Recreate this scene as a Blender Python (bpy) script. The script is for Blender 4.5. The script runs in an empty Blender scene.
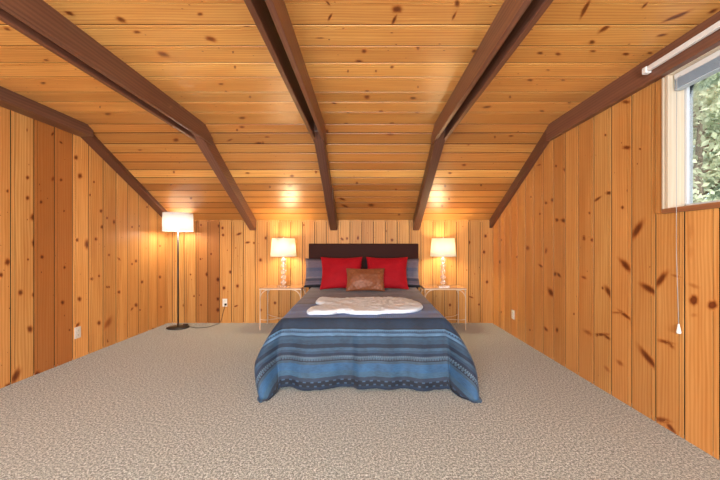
import bpy, bmesh, math, random
from math import sin, cos, pi, sqrt, exp, atan2, radians
from mathutils import Vector, Matrix, noise
SC = bpy.context.scene
COL = SC.collection
RND = random.Random(7)

# ------------------------------------------------------------------ camera geometry (used only to read measurements off the photo)
F, PX, PY, H = 325.0, 365.0, 246.0, 1.18
XL, XR, YB, YF = -3.02, 1.95, 4.98, -2.3
ZC, YK = 2.44, 3.357                       # flat ceiling height, where the slope starts
SL = (ZC - 1.578) / (YB - YK)              # slope of the low part
def zc(y): return ZC if y <= YK else ZC - SL*(y - YK)
def on_left(px, py):  d = XL*F/(px-PX); return (d, H - (py-PY)*d/F)        # (u = y, v = z)
def on_right(px, py): d = XR*F/(px-PX); return (d, H - (py-PY)*d/F)
def on_back(px, py):  return ((px-PX)*YB/F, H - (py-PY)*YB/F)              # (u = x, v = z)
def on_flat(px, py):  d = (ZC-H)*F/(PY-py); return (d, (px-PX)*d/F)        # (u = y, v = x)
def on_slope(px, py):
    k = (PY-py)/F; d = (ZC - H + SL*YK)/(k + SL); return (d, (px-PX)*d/F)

# ------------------------------------------------------------------ object helpers
def tag(o, label=None, cat=None, group=None, kind=None):
    if label: o['label'] = label
    if cat: o['category'] = cat
    if group: o['group'] = group
    if kind: o['kind'] = kind
    return o
def empty(name, loc=(0,0,0), rz=0):
    o = bpy.data.objects.new(name, None); COL.objects.link(o)
    o.location = loc; o.rotation_euler = (0,0,rz); o.empty_display_size = .1
    return o
def obj(name, bm, mat, parent=None, smooth=False, recalc=True):
    if recalc: bmesh.ops.recalc_face_normals(bm, faces=bm.faces)
    me = bpy.data.meshes.new(name); bm.to_mesh(me); bm.free()
    if smooth:
        for p in me.polygons: p.use_smooth = True
    if not isinstance(mat, (list, tuple)): mat = [mat]
    for m in mat: me.materials.append(m)
    o = bpy.data.objects.new(name, me); COL.objects.link(o)
    if parent: o.parent = parent
    return o
def bevel(o, w=.003, seg=2):
    m = o.modifiers.new('bevel', 'BEVEL'); m.width = w; m.segments = seg; m.limit_method = 'ANGLE'; return o
def box(bm, x0,x1,y0,y1,z0,z1):
    v = [bm.verts.new((x,y,z)) for x in (x0,x1) for y in (y0,y1) for z in (z0,z1)]
    for f in ((0,1,3,2),(4,6,7,5),(0,4,5,1),(2,3,7,6),(0,2,6,4),(1,5,7,3)):
        bm.faces.new([v[i] for i in f])
    return v
def bxo(name, b, mat, parent=None, w=.003):
    bm = bmesh.new(); box(bm, *b); return bevel(obj(name, bm, mat, parent), w)
def tube(bm, pts, r, n=10, cap=True):
    pts = [Vector(p) for p in pts]; rings = []
    up = Vector((0,0,1)); 
    for i, p in enumerate(pts):
        t = (pts[min(i+1,len(pts)-1)] - pts[max(i-1,0)]).normalized()
        a = t.cross(up)
        if a.length < 1e-3: a = t.cross(Vector((0,1,0)))
        a.normalize(); b = t.cross(a).normalized()
        rr = r[i] if isinstance(r, (list,tuple)) else r
        rings.append([bm.verts.new(p + a*cos(2*pi*k/n)*rr + b*sin(2*pi*k/n)*rr) for k in range(n)])
    for A, B in zip(rings, rings[1:]):
        for k in range(n): bm.faces.new((A[k],A[(k+1)%n],B[(k+1)%n],B[k]))
    if cap: bm.faces.new(rings[0]); bm.faces.new(rings[-1][::-1])
def lathe(bm, prof, n=32, c=(0,0), sx=1, sy=1):
    rings = []
    for r, z in prof:
        if r < 1e-5: rings.append([bm.verts.new((c[0],c[1],z))])
        else: rings.append([bm.verts.new((c[0]+sx*r*cos(2*pi*k/n), c[1]+sy*r*sin(2*pi*k/n), z)) for k in range(n)])
    for A, B in zip(rings, rings[1:]):
        for k in range(n):
            k2 = (k+1) % n
            if len(A)==1 and len(B)==1: continue
            if len(A)==1: bm.faces.new((A[0],B[k2],B[k]))
            elif len(B)==1: bm.faces.new((A[k],A[k2],B[0]))
            else: bm.faces.new((A[k],A[k2],B[k2],B[k]))

# ------------------------------------------------------------------ materials
class NT:
    def __init__(s, name):
        s.m = bpy.data.materials.new(name); s.m.use_nodes = True
        s.t = s.m.node_tree; s.t.nodes.clear()
        s.out = s.n('ShaderNodeOutputMaterial')
    def n(s, typ, **kw):
        nd = s.t.nodes.new(typ)
        for k, v in kw.items(): setattr(nd, k, v)
        return nd
    def l(s, a, b): s.t.links.new(a, b)
    def val(s, sock, v):
        if hasattr(v, 'is_output') or isinstance(v, bpy.types.NodeSocket): s.l(v, sock)
        else: sock.default_value = v
    def math(s, op, a, b=0.0, c=0.0, clamp=False):
        nd = s.n('ShaderNodeMath', operation=op); nd.use_clamp = clamp
        s.val(nd.inputs[0], a); s.val(nd.inputs[1], b); s.val(nd.inputs[2], c)
        return nd.outputs[0]
    def mix(s, f, a, b, blend='MIX'):
        nd = s.n('ShaderNodeMix', data_type='RGBA', blend_type=blend)
        s.val(nd.inputs[0], f); s.val(nd.inputs[6], a); s.val(nd.inputs[7], b)
        return nd.outputs[2]
    def ramp(s, f, stops, interp='LINEAR'):
        nd = s.n('ShaderNodeValToRGB'); cr = nd.color_ramp; cr.interpolation = interp
        while len(cr.elements) > 1: cr.elements.remove(cr.elements[-1])
        for i, (p, c) in enumerate(stops):
            e = cr.elements[0] if i == 0 else cr.elements.new(p)
            e.position = p; e.color = c if len(c) == 4 else (*c, 1)
        s.val(nd.inputs[0], f); return nd.outputs[0]
    def noise(s, vec, scale, detail=3, rough=.55, dist=0):
        nd = s.n('ShaderNodeTexNoise'); s.l(vec, nd.inputs['Vector'])
        nd.inputs['Scale'].default_value = scale; nd.inputs['Detail'].default_value = detail
        nd.inputs['Roughness'].default_value = rough; nd.inputs['Distortion'].default_value = dist
        return nd.outputs[0]
    def bump(s, h, strength=.3, dist=.01):
        nd = s.n('ShaderNodeBump'); nd.inputs['Strength'].default_value = strength
        nd.inputs['Distance'].default_value = dist; s.l(h, nd.inputs['Height']); return nd.outputs[0]
    def bsdf(s, color, rough=.5, normal=None, **kw):
        b = s.n('ShaderNodeBsdfPrincipled')
        s.val(b.inputs['Base Color'], color if not isinstance(color, tuple) else (*color[:3], 1))
        s.val(b.inputs['Roughness'], rough)
        if normal is not None: s.l(normal, b.inputs['Normal'])
        for k, v in kw.items(): s.val(b.inputs[k.replace('_',' ')], v)
        s.l(b.outputs[0], s.out.inputs[0]); return b
def srgb(r, g, b):
    f = lambda c: (c/255/12.92) if c/255 <= .04045 else ((c/255+.055)/1.055)**2.4
    return (f(r), f(g), f(b))
def plain(name, rgb, rough=.5, metal=0., bump=0, scale=60, **kw):
    N = NT(name); co = N.n('ShaderNodeTexCoord').outputs['Object']
    nz = N.noise(co, scale, 3)
    c = N.mix(N.math('MULTIPLY', nz, .35), (*rgb,1), (*[x*.72 for x in rgb],1))
    N.bsdf(c, rough, N.bump(nz, bump, .004) if bump else None, Metallic=metal, **kw)
    return N.m

def wood(name, light, dark, red, rough=.36, knotc=(.10,.030,.012), grainamt=.85, spec=.5, coat=.0, across=1.0):
    """boards: uv = (across, along) in metres; colour attribute tone = (board hue, board value, knot, 1)"""
    N = NT(name)
    uv = N.n('ShaderNodeUVMap', uv_map='grain').outputs[0]
    at = N.n('ShaderNodeVertexColor', layer_name='tone')
    sp = N.n('ShaderNodeSeparateColor'); N.l(at.outputs[0], sp.inputs[0])
    R, G, B = sp.outputs[0], sp.outputs[1], sp.outputs[2]
    su = N.n('ShaderNodeSeparateXYZ'); N.l(uv, su.inputs[0])
    u, v = su.outputs[0], su.outputs[1]
    z = N.math('MULTIPLY', R, 37.0)
    def vec(a, b):
        c = N.n('ShaderNodeCombineXYZ'); N.l(N.math('MULTIPLY', u, a), c.inputs[0])
        N.l(N.math('MULTIPLY', v, b), c.inputs[1]); N.l(z, c.inputs[2]); return c.outputs[0]
    fine = N.noise(vec(120*across, 2.2), 1.0, 4, .6)
    mid = N.noise(vec(14*across, .7), 1.0, 3, .5, .8)
    big = N.noise(vec(4, .9), 1.0, 2)
    w = N.n('ShaderNodeTexWave', wave_type='BANDS', bands_direction='X', wave_profile='SIN')
    N.l(vec(1.0*across, .10), w.inputs['Vector']); w.inputs['Scale'].default_value = 13
    w.inputs['Distortion'].default_value = 7; w.inputs['Detail'].default_value = 2; w.inputs['Detail Scale'].default_value = .9
    g = N.math('ADD', N.math('MULTIPLY', fine, .34), N.math('ADD', N.math('MULTIPLY', mid, .50), N.math('MULTIPLY', w.outputs[1], .25)))
    gg = N.math('MULTIPLY_ADD', g, 2.3, -.72, True)
    c = N.mix(gg, (*light,1), (*dark,1))
    c = N.mix(grainamt, N.mix(.5, (*light,1), (*dark,1)), c)
    c = N.mix(N.math('MULTIPLY', N.math('POWER', R, 1.6), .75), c, (*red,1))
    c = N.mix(N.math('MULTIPLY', N.math('SUBTRACT', big, .4), .9, 0, True), c, (*[x*.80 for x in red],1))
    vv = N.math('MULTIPLY_ADD', G, .55, .62)
    vc = N.n('ShaderNodeCombineColor'); [N.l(vv, vc.inputs[i]) for i in range(3)]
    c = N.mix(1.0, c, vc.outputs[0], 'MULTIPLY')
    kn = N.ramp(B, [(0,(1,1,1)),(.25,(.78,.62,.5)),(.5,(.48,.30,.21)),(.72,(.24,.12,.085)),(1,(.30,.15,.10))])
    c = N.mix(1.0, c, kn, 'MULTIPLY')
    h = N.math('ADD', N.math('MULTIPLY', fine, .5), N.math('MULTIPLY', mid, .8))
    r = N.math('MULTIPLY_ADD', fine, .16, rough-.08)
    N.bsdf(c, r, N.bump(h, .22, .003), Coat_Weight=coat, Coat_Roughness=.34, Specular_IOR_Level=spec)
    return N.m

M = {}
PL, PD, PR = (.88,.50,.17), (.60,.245,.052), (.55,.165,.032)
M['pine_wall'] = wood('knotty_pine_wall', PL, PD, PR, .42, spec=.35)
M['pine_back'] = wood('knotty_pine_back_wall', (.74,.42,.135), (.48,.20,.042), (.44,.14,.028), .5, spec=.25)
M['pine_ceiling'] = wood('knotty_pine_ceiling', (.95,.58,.18), (.62,.255,.052), (.55,.165,.032), .36, coat=.45)
M['groove_shade'] = plain('groove_shade_backing', (.02,.018,.016), .9)  # added dark backing, stands in for shade between the boards
M['beam'] = wood('dark_stained_beam', (.24,.115,.070), (.105,.046,.034), (.18,.062,.034), .36, grainamt=.9)
M['jamb'] = wood('pale_pine_jamb', (.76,.68,.55), (.64,.53,.38), (.7,.56,.40), .45)
M['trim'] = wood('window_trim', (.50,.22,.09), (.36,.14,.06), (.36,.12,.05), .4)

# carpet
N = NT('loop_carpet'); co = N.n('ShaderNodeTexCoord').outputs['Object']
n1 = N.noise(co, 78, 4, .85); n2 = N.noise(co, 240, 2, .7); n3 = N.noise(co, .9, 3); n4 = N.noise(co, 14, 3)
vo = N.n('ShaderNodeTexVoronoi'); N.l(co, vo.inputs['Vector']); vo.inputs['Scale'].default_value = 120
c = N.ramp(N.math('MULTIPLY_ADD', n2, .35, N.math('MULTIPLY', n1, .65)), [(.43,(.02,.025,.024)),(.475,(.19,.225,.215)),(.525,(.39,.455,.435)),(.57,(.92,1.0,.98))])
c = N.mix(N.math('MULTIPLY', n3, .35), c, (.27,.30,.285,1))
c = N.mix(N.math('MULTIPLY', N.math('MULTIPLY_ADD', N.noise(co, 30, 2), 2.2, -.75, True), .42), c, (.28,.305,.285,1))
hh = N.math('ADD', N.math('MULTIPLY', n1, 1.0), N.math('ADD', N.math('MULTIPLY', vo.outputs[0], -.9), N.math('MULTIPLY', n2, .4)))
N.bsdf(c, .95, N.bump(hh, .4, .005), Sheen_Weight=.25, Sheen_Roughness=.6)
N.t.nodes[-1]; M['carpet'] = N.m
for nd in N.t.nodes:
    if nd.type == 'BSDF_PRINCIPLED': nd.inputs['Specular IOR Level'].default_value = .1

# ------------------------------------------------------------------ board panels
class Panel:
    def __init__(s, fn, seed):
        s.bm = bmesh.new(); s.uv = s.bm.loops.layers.uv.new('grain'); s.to = s.bm.loops.layers.float_color.new('tone')
        s.fn = fn; s.r = random.Random(seed); s.boards = []
    def face(s, pts, tone, k=None):
        f = s.bm.faces.new([s.bm.verts.new(s.fn(*p)) for p in pts])
        for i, lp in enumerate(f.loops):
            lp[s.uv].uv = (pts[i][0] + tone[2], pts[i][1] + tone[3])
            lp[s.to] = (tone[0], tone[1], k[i] if k else 0, 1)
        return f
    def boards_between(s, edges, vlo, vhi, hole=None, bead=True, tones={}, cuts=(), slot=.0046, ends=0):
        for i, (e0, e1) in enumerate(zip(edges, edges[1:])):
            prof = [(e0+slot,-.002),(e0+slot+.0006,0)]; gap = None
            if bead and e1-e0 > .1: bw = slot*.5; prof += [(e0+.034-bw,0),(e0+.034-bw+.0001,-.002),(e0+.034+bw-.0001,-.002),(e0+.034+bw,0)]; gap = e0+.034
            prof += [(e1-slot-.0006,0),(e1-slot,-.002)]
            for c in cuts:
                if e0+.04 < c < e1-.01: prof.append((c,0))
            prof.sort(key=lambda p: p[0])
            t = tones.get(i, (s.r.random(), s.r.random()))
            tone = (t[0], t[1], s.r.random()*50, s.r.random()*50); s.boards.append((e0, e1, tone))
            cs = [e0] + sorted(c for c in cuts if e0+.001 < c < e1-.001) + [e1]
            for a, b in zip(cs, cs[1:]):        # near-black sheet behind the boards, puts shade into the open grooves
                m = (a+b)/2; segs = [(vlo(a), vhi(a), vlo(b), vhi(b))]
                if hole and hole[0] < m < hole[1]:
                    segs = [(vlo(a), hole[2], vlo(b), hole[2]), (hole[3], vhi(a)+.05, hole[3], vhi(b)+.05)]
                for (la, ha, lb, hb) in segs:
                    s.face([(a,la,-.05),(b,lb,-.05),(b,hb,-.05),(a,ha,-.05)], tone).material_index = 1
            for (a, da), (b, db) in zip(prof, prof[1:]):
                m = (a+b)/2; segs = [(vlo(a), vhi(a), vlo(b), vhi(b))]
                if gap and abs(m-gap) < 1e-4 and da < 0: continue
                if hole and hole[0] < m < hole[1]:
                    segs = [(vlo(a), hole[2], vlo(b), hole[2])]
                    if hole[3] < vhi(m) - .01: segs.append((hole[3], vhi(a), hole[3], vhi(b)))
                for (la, ha, lb, hb) in segs:
                    s.face([(a,la,da),(b,lb,db),(b,hb,db),(a,ha,da)], tone)
    def tone_at(s, u):
        for e0, e1, t in s.boards:
            if e0 <= u <= e1: return t
        return None
    def knot(s, rim, deep=1.0):
        """rim: list of (u,v) points round the knot"""
        cu = sum(p[0] for p in rim)/len(rim); cv = sum(p[1] for p in rim)/len(rim)
        bd = next((b for b in s.boards if b[0] <= cu <= b[1]), None)
        if bd is None: return
        tone = bd[2]; U0, U1 = bd[0]+.007, bd[1]-.007
        lv = [(1.35,.0),(1.0,.20*deep),(.72,.55*deep),(.5,.85*deep),(.25,1.0*deep)]
        n = len(rim)
        def pt(i, q, h): return (min(max(cu+(rim[i%n][0]-cu)*q, U0), U1), cv+(rim[i%n][1]-cv)*q, h)
        for i in range(n):
            for (q0,k0),(q1,k1) in zip(lv, lv[1:]):
                s.face([pt(i,q0,.0004),pt(i+1,q0,.0004),pt(i+1,q1,.0006),pt(i,q1,.0006)], tone, [k0,k0,k1,k1])
            s.face([pt(i,.25,.0006),pt(i+1,.25,.0006),(cu,cv,.0006)], tone, [deep,deep,deep])
    def seen_knots(s, inv, lst):
        """knots measured on the photo: (px, py, radius px, stretch, tilt in degrees[, depth])"""
        for k in lst:
            px, py, r = k[:3]; st = k[3] if len(k) > 3 else 1.15; an = radians(k[4]) if len(k) > 4 else radians(90)
            dp = k[5] if len(k) > 5 else .74
            r *= 1.12; rim = []
            for i in range(14):
                a = 2*pi*i/14; j = 1 + .12*s.r.uniform(-1,1)
                x, y = r*j*st*cos(a), r*j*sin(a)/sqrt(st)
                rim.append(inv(px + x*cos(an) + y*sin(an), py - x*sin(an) + y*cos(an)))
            s.knot(rim, dp)
    def random_knots(s, n, u0,u1,v0,v1, rmax=.014, vtop=None):
        for _ in range(n):
            u, v = s.r.uniform(u0,u1), s.r.uniform(v0,v1)
            if vtop and v > vtop(u)-.05: continue
            t = s.tone_at(u)
            if t is None: continue
            rr = s.r.uniform(.003, rmax); e = s.r.uniform(1,1.8)
            s.knot([(u+rr*cos(2*pi*i/9)*s.r.uniform(.85,1.1), v+rr*e*sin(2*pi*i/9)*s.r.uniform(.85,1.1)) for i in range(9)], s.r.uniform(.5,.95))

def grid_edges(anchor, step, lo, hi, jit=0, rr=None):
    k0 = math.floor((lo-anchor)/step); e = []
    k = k0
    while anchor + k*step < hi + step:
        x = anchor + k*step
        if lo < x < hi: e.append(x)
        k += 1
    if e and e[0]-lo < .03: e = e[1:]
    if e and hi-e[-1] < .03: e = e[:-1]
    return [lo] + e + [hi]

WY0, WY1, WZ0, WZ1 = .75, 2.088, 1.425, 2.275       # window opening in the right wall
# left wall
P = Panel(lambda u,v,d: (XL + d, u, v), 11)
E = grid_edges(2.77, .1955, YF, YB)
iL = {}
for i,(a,b) in enumerate(zip(E,E[1:])):
    m = (a+b)/2; q = random.Random(int(m*1000)); iL[i] = (q.uniform(.0,.45), q.uniform(.3,.9))
    if 2.97 < m < 3.35: iL[i] = (.95, .18 if m < 3.16 else .28)
    elif m > 3.35 and m < 3.55: iL[i] = (.1,.9)
E[-1] += .07
P.boards_between(E, lambda u: -.02, lambda u: zc(u)+.07, tones=iL, cuts=(YK,))
L = [(27.5,177.5,1.8),(27.5,198,1.8),(7.5,191,1.4),(41,202,1.5),(52.5,134,1.3,1.6,60),(61,142.5,1.2,1.6,-40),(61,180,1.4),(53,179,2.0,1.3,60,.5),(76,157.5,2.1),(80,176,2.3),
 (94,182,1.0),(90,195,1.1),(33,217,3.0),(27,130,.9,2,90,.6),(101,211,1.6),(64,211,.9),(34,243,2.8,1.5,90),(42,257,1.8),(7.5,262,3.0),(28,259.5,1.1),(64.5,267.5,1.4),
 (77,240,1.6),(87,244.5,3.0,1.6,90),(96,239,1.5),(102,227,1.6),(107,218,1.1),(114,222,1.5,1.6,90),(109,255,1.1),(119,259,1.0),(99,276,1.1),(91,279,1.2),(109,287,1.0),
 (119,292,1.5),(20.5,292.5,2.6),(34,295,2.3),(62.5,302.5,1.9),(79.5,299,2.1),(1,275,2.0),(30,329,3.0),(15.5,376,4.6,1.9,60),(8,386,2.8,1.3,30),(37,375,2.8,1.5,70),
 (77.5,325,1.8,1.6,50),(69.5,330,1.0),(99,323,2.0),(108,323,3.6,1.8,60,.45),(107.5,341,1.0,1.8,90,.6),(95.5,239,1.2),(132,227,.9),(139,226,.9),(147,207,.9),(160,246,.9),
 (136,261,1.4),(132,264,1.0),(92,279,1.4),(142,282,1.4),(107,287,1.1),(136,305,1.7),(132,309,1.2,1.6,50,.6),(160,277,1.4),(140,310,.9),(161,307,1.1),(153,329,1.0),(119,259,1.2,2,-45,.6)]
P.seen_knots(on_left, L)
P.random_knots(70, YF+.1, 2.2, .05, 2.35, .018)
P.random_knots(60, 2.6, YB-.05, .05, 2.3, .006, zc)
tag(obj('wall_left', P.bm, [M['pine_wall'], M['groove_shade']], recalc=False), kind='structure')

# right wall with the window opening
P = Panel(lambda u,v,d: (XR - d, u, v), 12)
E = grid_edges(2.77, .1965, YF, YB)
E = sorted(E + [YB-.37+.06]) ; E = [e for i,e in enumerate(E) if i == 0 or e-E[i-1] > .05]
if E[-1] != YB: E.append(YB)
iR = {}
for i,(a,b) in enumerate(zip(E,E[1:])):
    q = random.Random(int(a*777)); iR[i] = (q.uniform(.05,.6), q.uniform(.25,.75))
E[-1] += .07
P.boards_between(E, lambda u: -.02, lambda u: zc(u)+.07, hole=(WY0,WY1,WZ0,WZ1), tones=iR, cuts=(YK,WY0,WY1))
L = [(565,170,1.8,1.4,-50),(556,166,1.2),(552.5,200,1.9),(546,203,1.3),(540,214,1.1),(564,220.5,2.4,1.3,0),(557,220,1.7),(597.5,199,2.0,2.2,35),(589.5,213,1.2),(584,237,1.5),(531,197,.9),
 (539,165,1.2,2,20,.6),(584,238.5,1.7),(592,240,1.6),(527.5,248,2.2,1.1,90,.6),(501,240,1.0),(500,262,1.5,1.2,90,.8),(541,266,1.6,1.8,-35),(555,274,1.9),(559,275,1.8,1.6,-50),(551,292.5,3.2,1.6,-60),
 (546,251,1.7,1.8,80,.6),(517,257,.9),(489,282,1.4),(490,249,1.3),(584,277.5,1.8,1.6,-20,.6),(574,314,1.0),(546,329,1.8,1.6,-50),(557,330,1.6,1.6,90),(530,330,1.0),(587.5,332,2.6,2,-30,.45),(597,335,1.6),
 (501,312,1.0),(626,102,2.4,1.7,0,.6),(627,147.5,2.7,1.6,0,.7),(609.5,193,2.4,1.5,0),(605.5,135,1.1),(640,149,1.1),(622.5,207.5,1.6),(661,204,1.6,2,90),(637.5,230,5.0,2.2,58),(626,265.5,4.4,2.1,-48),
 (609,292,3.8,2.0,-58),(603,288,1.4),(649.5,289,4.6,2.2,-32),(661,279.5,4.8,2.1,52),(694,300,4.2,1.15,90,1),(712.5,305,4.2,1.1,20,1),(625,315,3.0,2.8,-38,.7),(617,312.5,2.0,3,0,.4),(676,276,2.0,2.5,-15,.35),
 (602,334.5,2.6,2.6,0,.85),(607,337,2,2.2,-40,.8),(588,333,2.6,2,-35,.4),(666,342,3.2,2.6,-15,.6),(671,345,2.6,2,-50,.5),(649,359,5.2,3.0,-50),(620,363,2.6,1.6,-40,.45),(607,369,2.2,1.8,-50,.4),
 (662,420,4,2.2,-10,.6),(671,428,3.2,2.4,-50,.7),(691,232,3.5,2.6,90,.12),(691,252,3,2,90,.12),(694,286,3,2,-20,.25),(694,315,2.4,1.4,0,.2)]
P.seen_knots(on_right, L)
P.random_knots(60, YF+.1, .7, .05, 2.35, .018)
P.random_knots(45, 2.2, YB-.05, .05, 2.3, .006, zc)
tag(obj('wall_right', P.bm, [M['pine_wall'], M['groove_shade']], recalc=False), kind='structure')

# back knee wall
P = Panel(lambda u,v,d: (u, YB - d, v), 13)
E = grid_edges(-2.59, .1815, XL, XR)
iB = {}
for i,(a,b) in enumerate(zip(E,E[1:])):
    m = (a+b)/2; q = random.Random(int(m*991)+5); iB[i] = (q.uniform(.05,.65), q.uniform(.25,.8))
    if -2.6 < m < -2.42: iB[i] = (.9,.25)
    if -2.42 < m < -2.23: iB[i] = (1.0,.1)
    if -2.23 < m < -2.05: iB[i] = (.5,.7)
E[0] -= .07; E[-1] += .07
P.boards_between(E, lambda u: -.02, lambda u: 1.66, tones=iB, slot=.0038)
L = [(201,225,.9),(219.5,226,1.9),(222.5,228,1.4),(223,235,1.4),(239,234,1.6,1.8,20),(211,254,1.0),(200.5,259,.9),(207.5,274.5,2.1),(218,279.5,1.9),(230.5,272,1.6),(224,288,1.7),(218,299,1.6),(218,310,1.9),
 (237.5,286,1.5),(236,306,1.1,2,20),(201,305,.9),(194,296,.9),(184,305.5,1.5,1.2,90,.6),(190.5,274.5,.9),(247.5,242.5,1.5,1.8,10),(254,243,1.1),(260.5,260,1.6),(266,238,1.5),(261,310,1.2),(469,242.5,1.7),
 (485.5,236,1.5),(484,252,1.5),(487,282,1.5),(471,297,1.3,2,-20,.6),(479,304.5,1.0),(450,305,1.3),(342,239,1.4,1.4,-45),(347,238.5,1.2),(358,238,1.4,1.4,90),(392,240,1.4),(386,231,.9),(275,303,1.4),(304,225,.9)]
P.seen_knots(on_back, L)
P.random_knots(70, XL+.05, XR-.05, .05, 1.5, .008)
tag(obj('wall_back', P.bm, [M['pine_back'], M['groove_shade']], recalc=False), kind='structure')

# ceiling: flat part and low slope in one mesh
P = Panel(lambda u,v,d: (v, u, zc(u) - d), 14)
def ye(py): return (ZC-H)*F/(PY-py)
E = [ye(p) for p in (25,46,63,77,92,102,112,124)]
E = [E[0]-.198*k for k in range(22,0,-1) if E[0]-.198*k > YF+.05] + E
E[-1] = YK; E = [YF-.07] + E
iC = {}
for i,(a,b) in enumerate(zip(E,E[1:])):
    q = random.Random(int(a*555)+3); iC[i] = (q.uniform(.0,.42), q.uniform(.35,.95))
P.boards_between(E, lambda u: XL-.07, lambda u: XR+.07, bead=True, tones=iC, slot=.0042)
nflat = len(P.boards)
ES = [YK] + [(ZC-H+SL*YK)/((PY-p)/F+SL) for p in (133,144,153,162,170,177.5,184,190.5,197,202.5,208,213.5)] + [YB+.07]
iS = {}
for i,(a,b) in enumerate(zip(ES,ES[1:])):
    q = random.Random(int(a*333)+9); iS[i] = (q.uniform(.6,1), q.uniform(.0,.4))  # slope boards toned redder and darker, weaker light painted into them
iS[0] = (.85,.25); iS[5] = (.15,.8)
P.boards_between(ES, lambda u: XL-.07, lambda u: XR+.07, bead=False, tones=iS, slot=.0054)
L = [(69,13,2.6,1.9,-20),(121,19.5,3.0,1.8,-25),(137,32,1.9,1.9,-5),(163,54,3.4,1.9,-15,.7),(211,39,3.2,1.9,-15),(200,14,1.9,1.4,0),(46,60,1.3,2,-10),(7,29,2.0,1.8,-20),(43,83,1.6,1.8,0),(108,114,1.7,2,0),(100,107,1.0),
 (235,67,1.3),(330,17,1.9,2.2,60),(328,3,1.5,2,-45),(397,9,4.2,1.3,0,.8),(394,20,2.4,2.4,65),(457,3,2.8,1.2,90),(454,16,1.8,2.5,60),(320,38,1.3,3,0),(364,51,2.1,1.2,0),(359,61,2.0,1.7,0),(418,48,1.8),
 (474,51,1.9,1.3,20),(367,97,2.1,1.3,0),(367,91,1.1,2,0),(334,103,1.6,1.6,-20),(348,112,1.1),(381,111.5,1.6,1.4,0),(413,98,1.8,1.8,0),(417,112,1.6,1.5,0),(348,71,1.2),(376,71,1.1),(392,67,1.6,1.2,20),
 (418,87,1.0),(392,123,1.1,2,0),(242,118,1.9,1.8,0),(346,123.5,1.3,2,0),(247,26,1.4,2.6,0),(585,9,3.6,3.0,62,.85),(605,28,3.2,2.4,35),(592,42,2.5,1.3,30),(677,16,3.6,4.0,22,.85),(713,11,2.4,2.4,25),
 (645,5,1.8,2.4,45),(662,35,2.2,2.4,10,.7),(540,53,1.9,1.6,0),(558,54,1.9,1.6,0),(593,51,1.5,2,0),(626,54,2.0,1.7,5),(650,53,1.5,1.7,5),(530,80,1.6,1.8,0),(548,70,1.0,2,0),(563,80,1.2,1.8,0),(569,102,1.6,1.5,0),
 (542,111,1.4,1.8,0),(487,107,1.9,2.4,10),(510,97,1.3),(250,97,1.3),(233,52,1.1),(226,92,1.3),(221,84,1.2,2,0)]
P.seen_knots(on_flat, L)
L = [(259,143,1.6,2.2,0),(267,137,1.1,2.2,0),(247.5,173,1.1,2,0),(292,176,1.5,1.4,0),(290,186,1.5,1.8,0),(289,194,1.5,1.6,0),(270,187,1.1),(316,172,1.3),(495,137,1.1),(511,136,1.3,1.8,0),(469,144,1.6,1.6,30,.6),
 (464,165,1.6,1.5,0,.6),(450,173,1.3,1.5,0),(445,186,1.3),(481,185,1.2),(442,206,1.2),(449,199,1.1),(390,134,2.6,1.5,0,.45),(327,131,1.6),(357,183,1.3),(396,190,1.3),(371,205,2.0,1.6,0),(342,199,1.7,2.2,-20),
 (345,206,1.7,2.2,-20),(327,162,1.2),(399,214,1.5),(409,222,1.5),(242,127,1.5,1.8,0),(237,130,1.1),(263,143,1.4),(230,140,1.4,2,20,.6),(176,140,2.2,1.3,0,.7),(174,172,1.2),(171,184,1.2),(191,198,1.3),(140,150,1.1,2,0)]
P.seen_knots(on_slope, L)
P.random_knots(150, YF+.1, 1.5, XL+.1, XR-.1, .018)
P.random_knots(150, 1.5, YK-.03, XL+.1, XR-.1, .006)
P.random_knots(110, YK+.03, YB-.05, XL+.1, XR-.1, .006)
tag(obj('ceiling', P.bm, [M['pine_ceiling'], M['groove_shade']], recalc=False), kind='structure')

# front wall (behind the camera) with a wide window
P = Panel(lambda u,v,d: (u, YF + d, v), 15)
FX0, FX1, FZ0, FZ1 = -2.3, 1.3, .55, 2.1
P.boards_between(grid_edges(-2.5, .19, XL-.07, XR+.07), lambda u: -.02, lambda u: 2.5, hole=(FX0,FX1,FZ0,FZ1), cuts=(FX0,FX1))
tag(obj('wall_front', P.bm, [M['pine_wall'], M['groove_shade']], recalc=False), kind='structure')

# floor
bm = bmesh.new(); box(bm, XL-.1, XR+.1, YF-.15, YB+.1, -.05, 0)
tag(obj('floor', bm, M['carpet']), kind='structure')

# ------------------------------------------------------------------ solid wood members with grain
def member(name, corners, mat, parent, along, seed=0, bev=.004):
    """prism: corners = 8 points (4 of one end, 4 of the other); along = length axis index"""
    bm = bmesh.new(); uv = bm.loops.layers.uv.new('grain'); to = bm.loops.layers.float_color.new('tone')
    vs = [bm.verts.new(c) for c in corners]
    q = random.Random(seed); t = (q.random(), q.random()*.8, 0, 1); o = q.random()*40
    for f in ((0,1,2,3),(7,6,5,4),(0,4,5,1),(1,5,6,2),(2,6,7,3),(3,7,4,0)):
        fc = bm.faces.new([vs[i] for i in f]); fc.normal_update(); n = fc.normal
        ax = [i for i in range(3) if i != along]
        acr = ax[0] if abs(n[ax[1]]) > abs(n[ax[0]]) else ax[1]
        for lp in fc.loops:
            c = lp.vert.co; lp[uv].uv = (c[acr]+o, c[along]+o*.7); lp[to] = t
    ob = obj(name, bm, mat, parent)
    if bev: bevel(ob, bev)
    return ob
def bar_y(name, x0,x1,y0,y1,z0,z1, mat, parent, seed=0, bev=.004):
    return member(name, [(x0,y0,z0),(x1,y0,z0),(x1,y0,z1),(x0,y0,z1),(x0,y1,z0),(x1,y1,z0),(x1,y1,z1),(x0,y1,z1)], mat, parent, 1, seed, bev)
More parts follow.
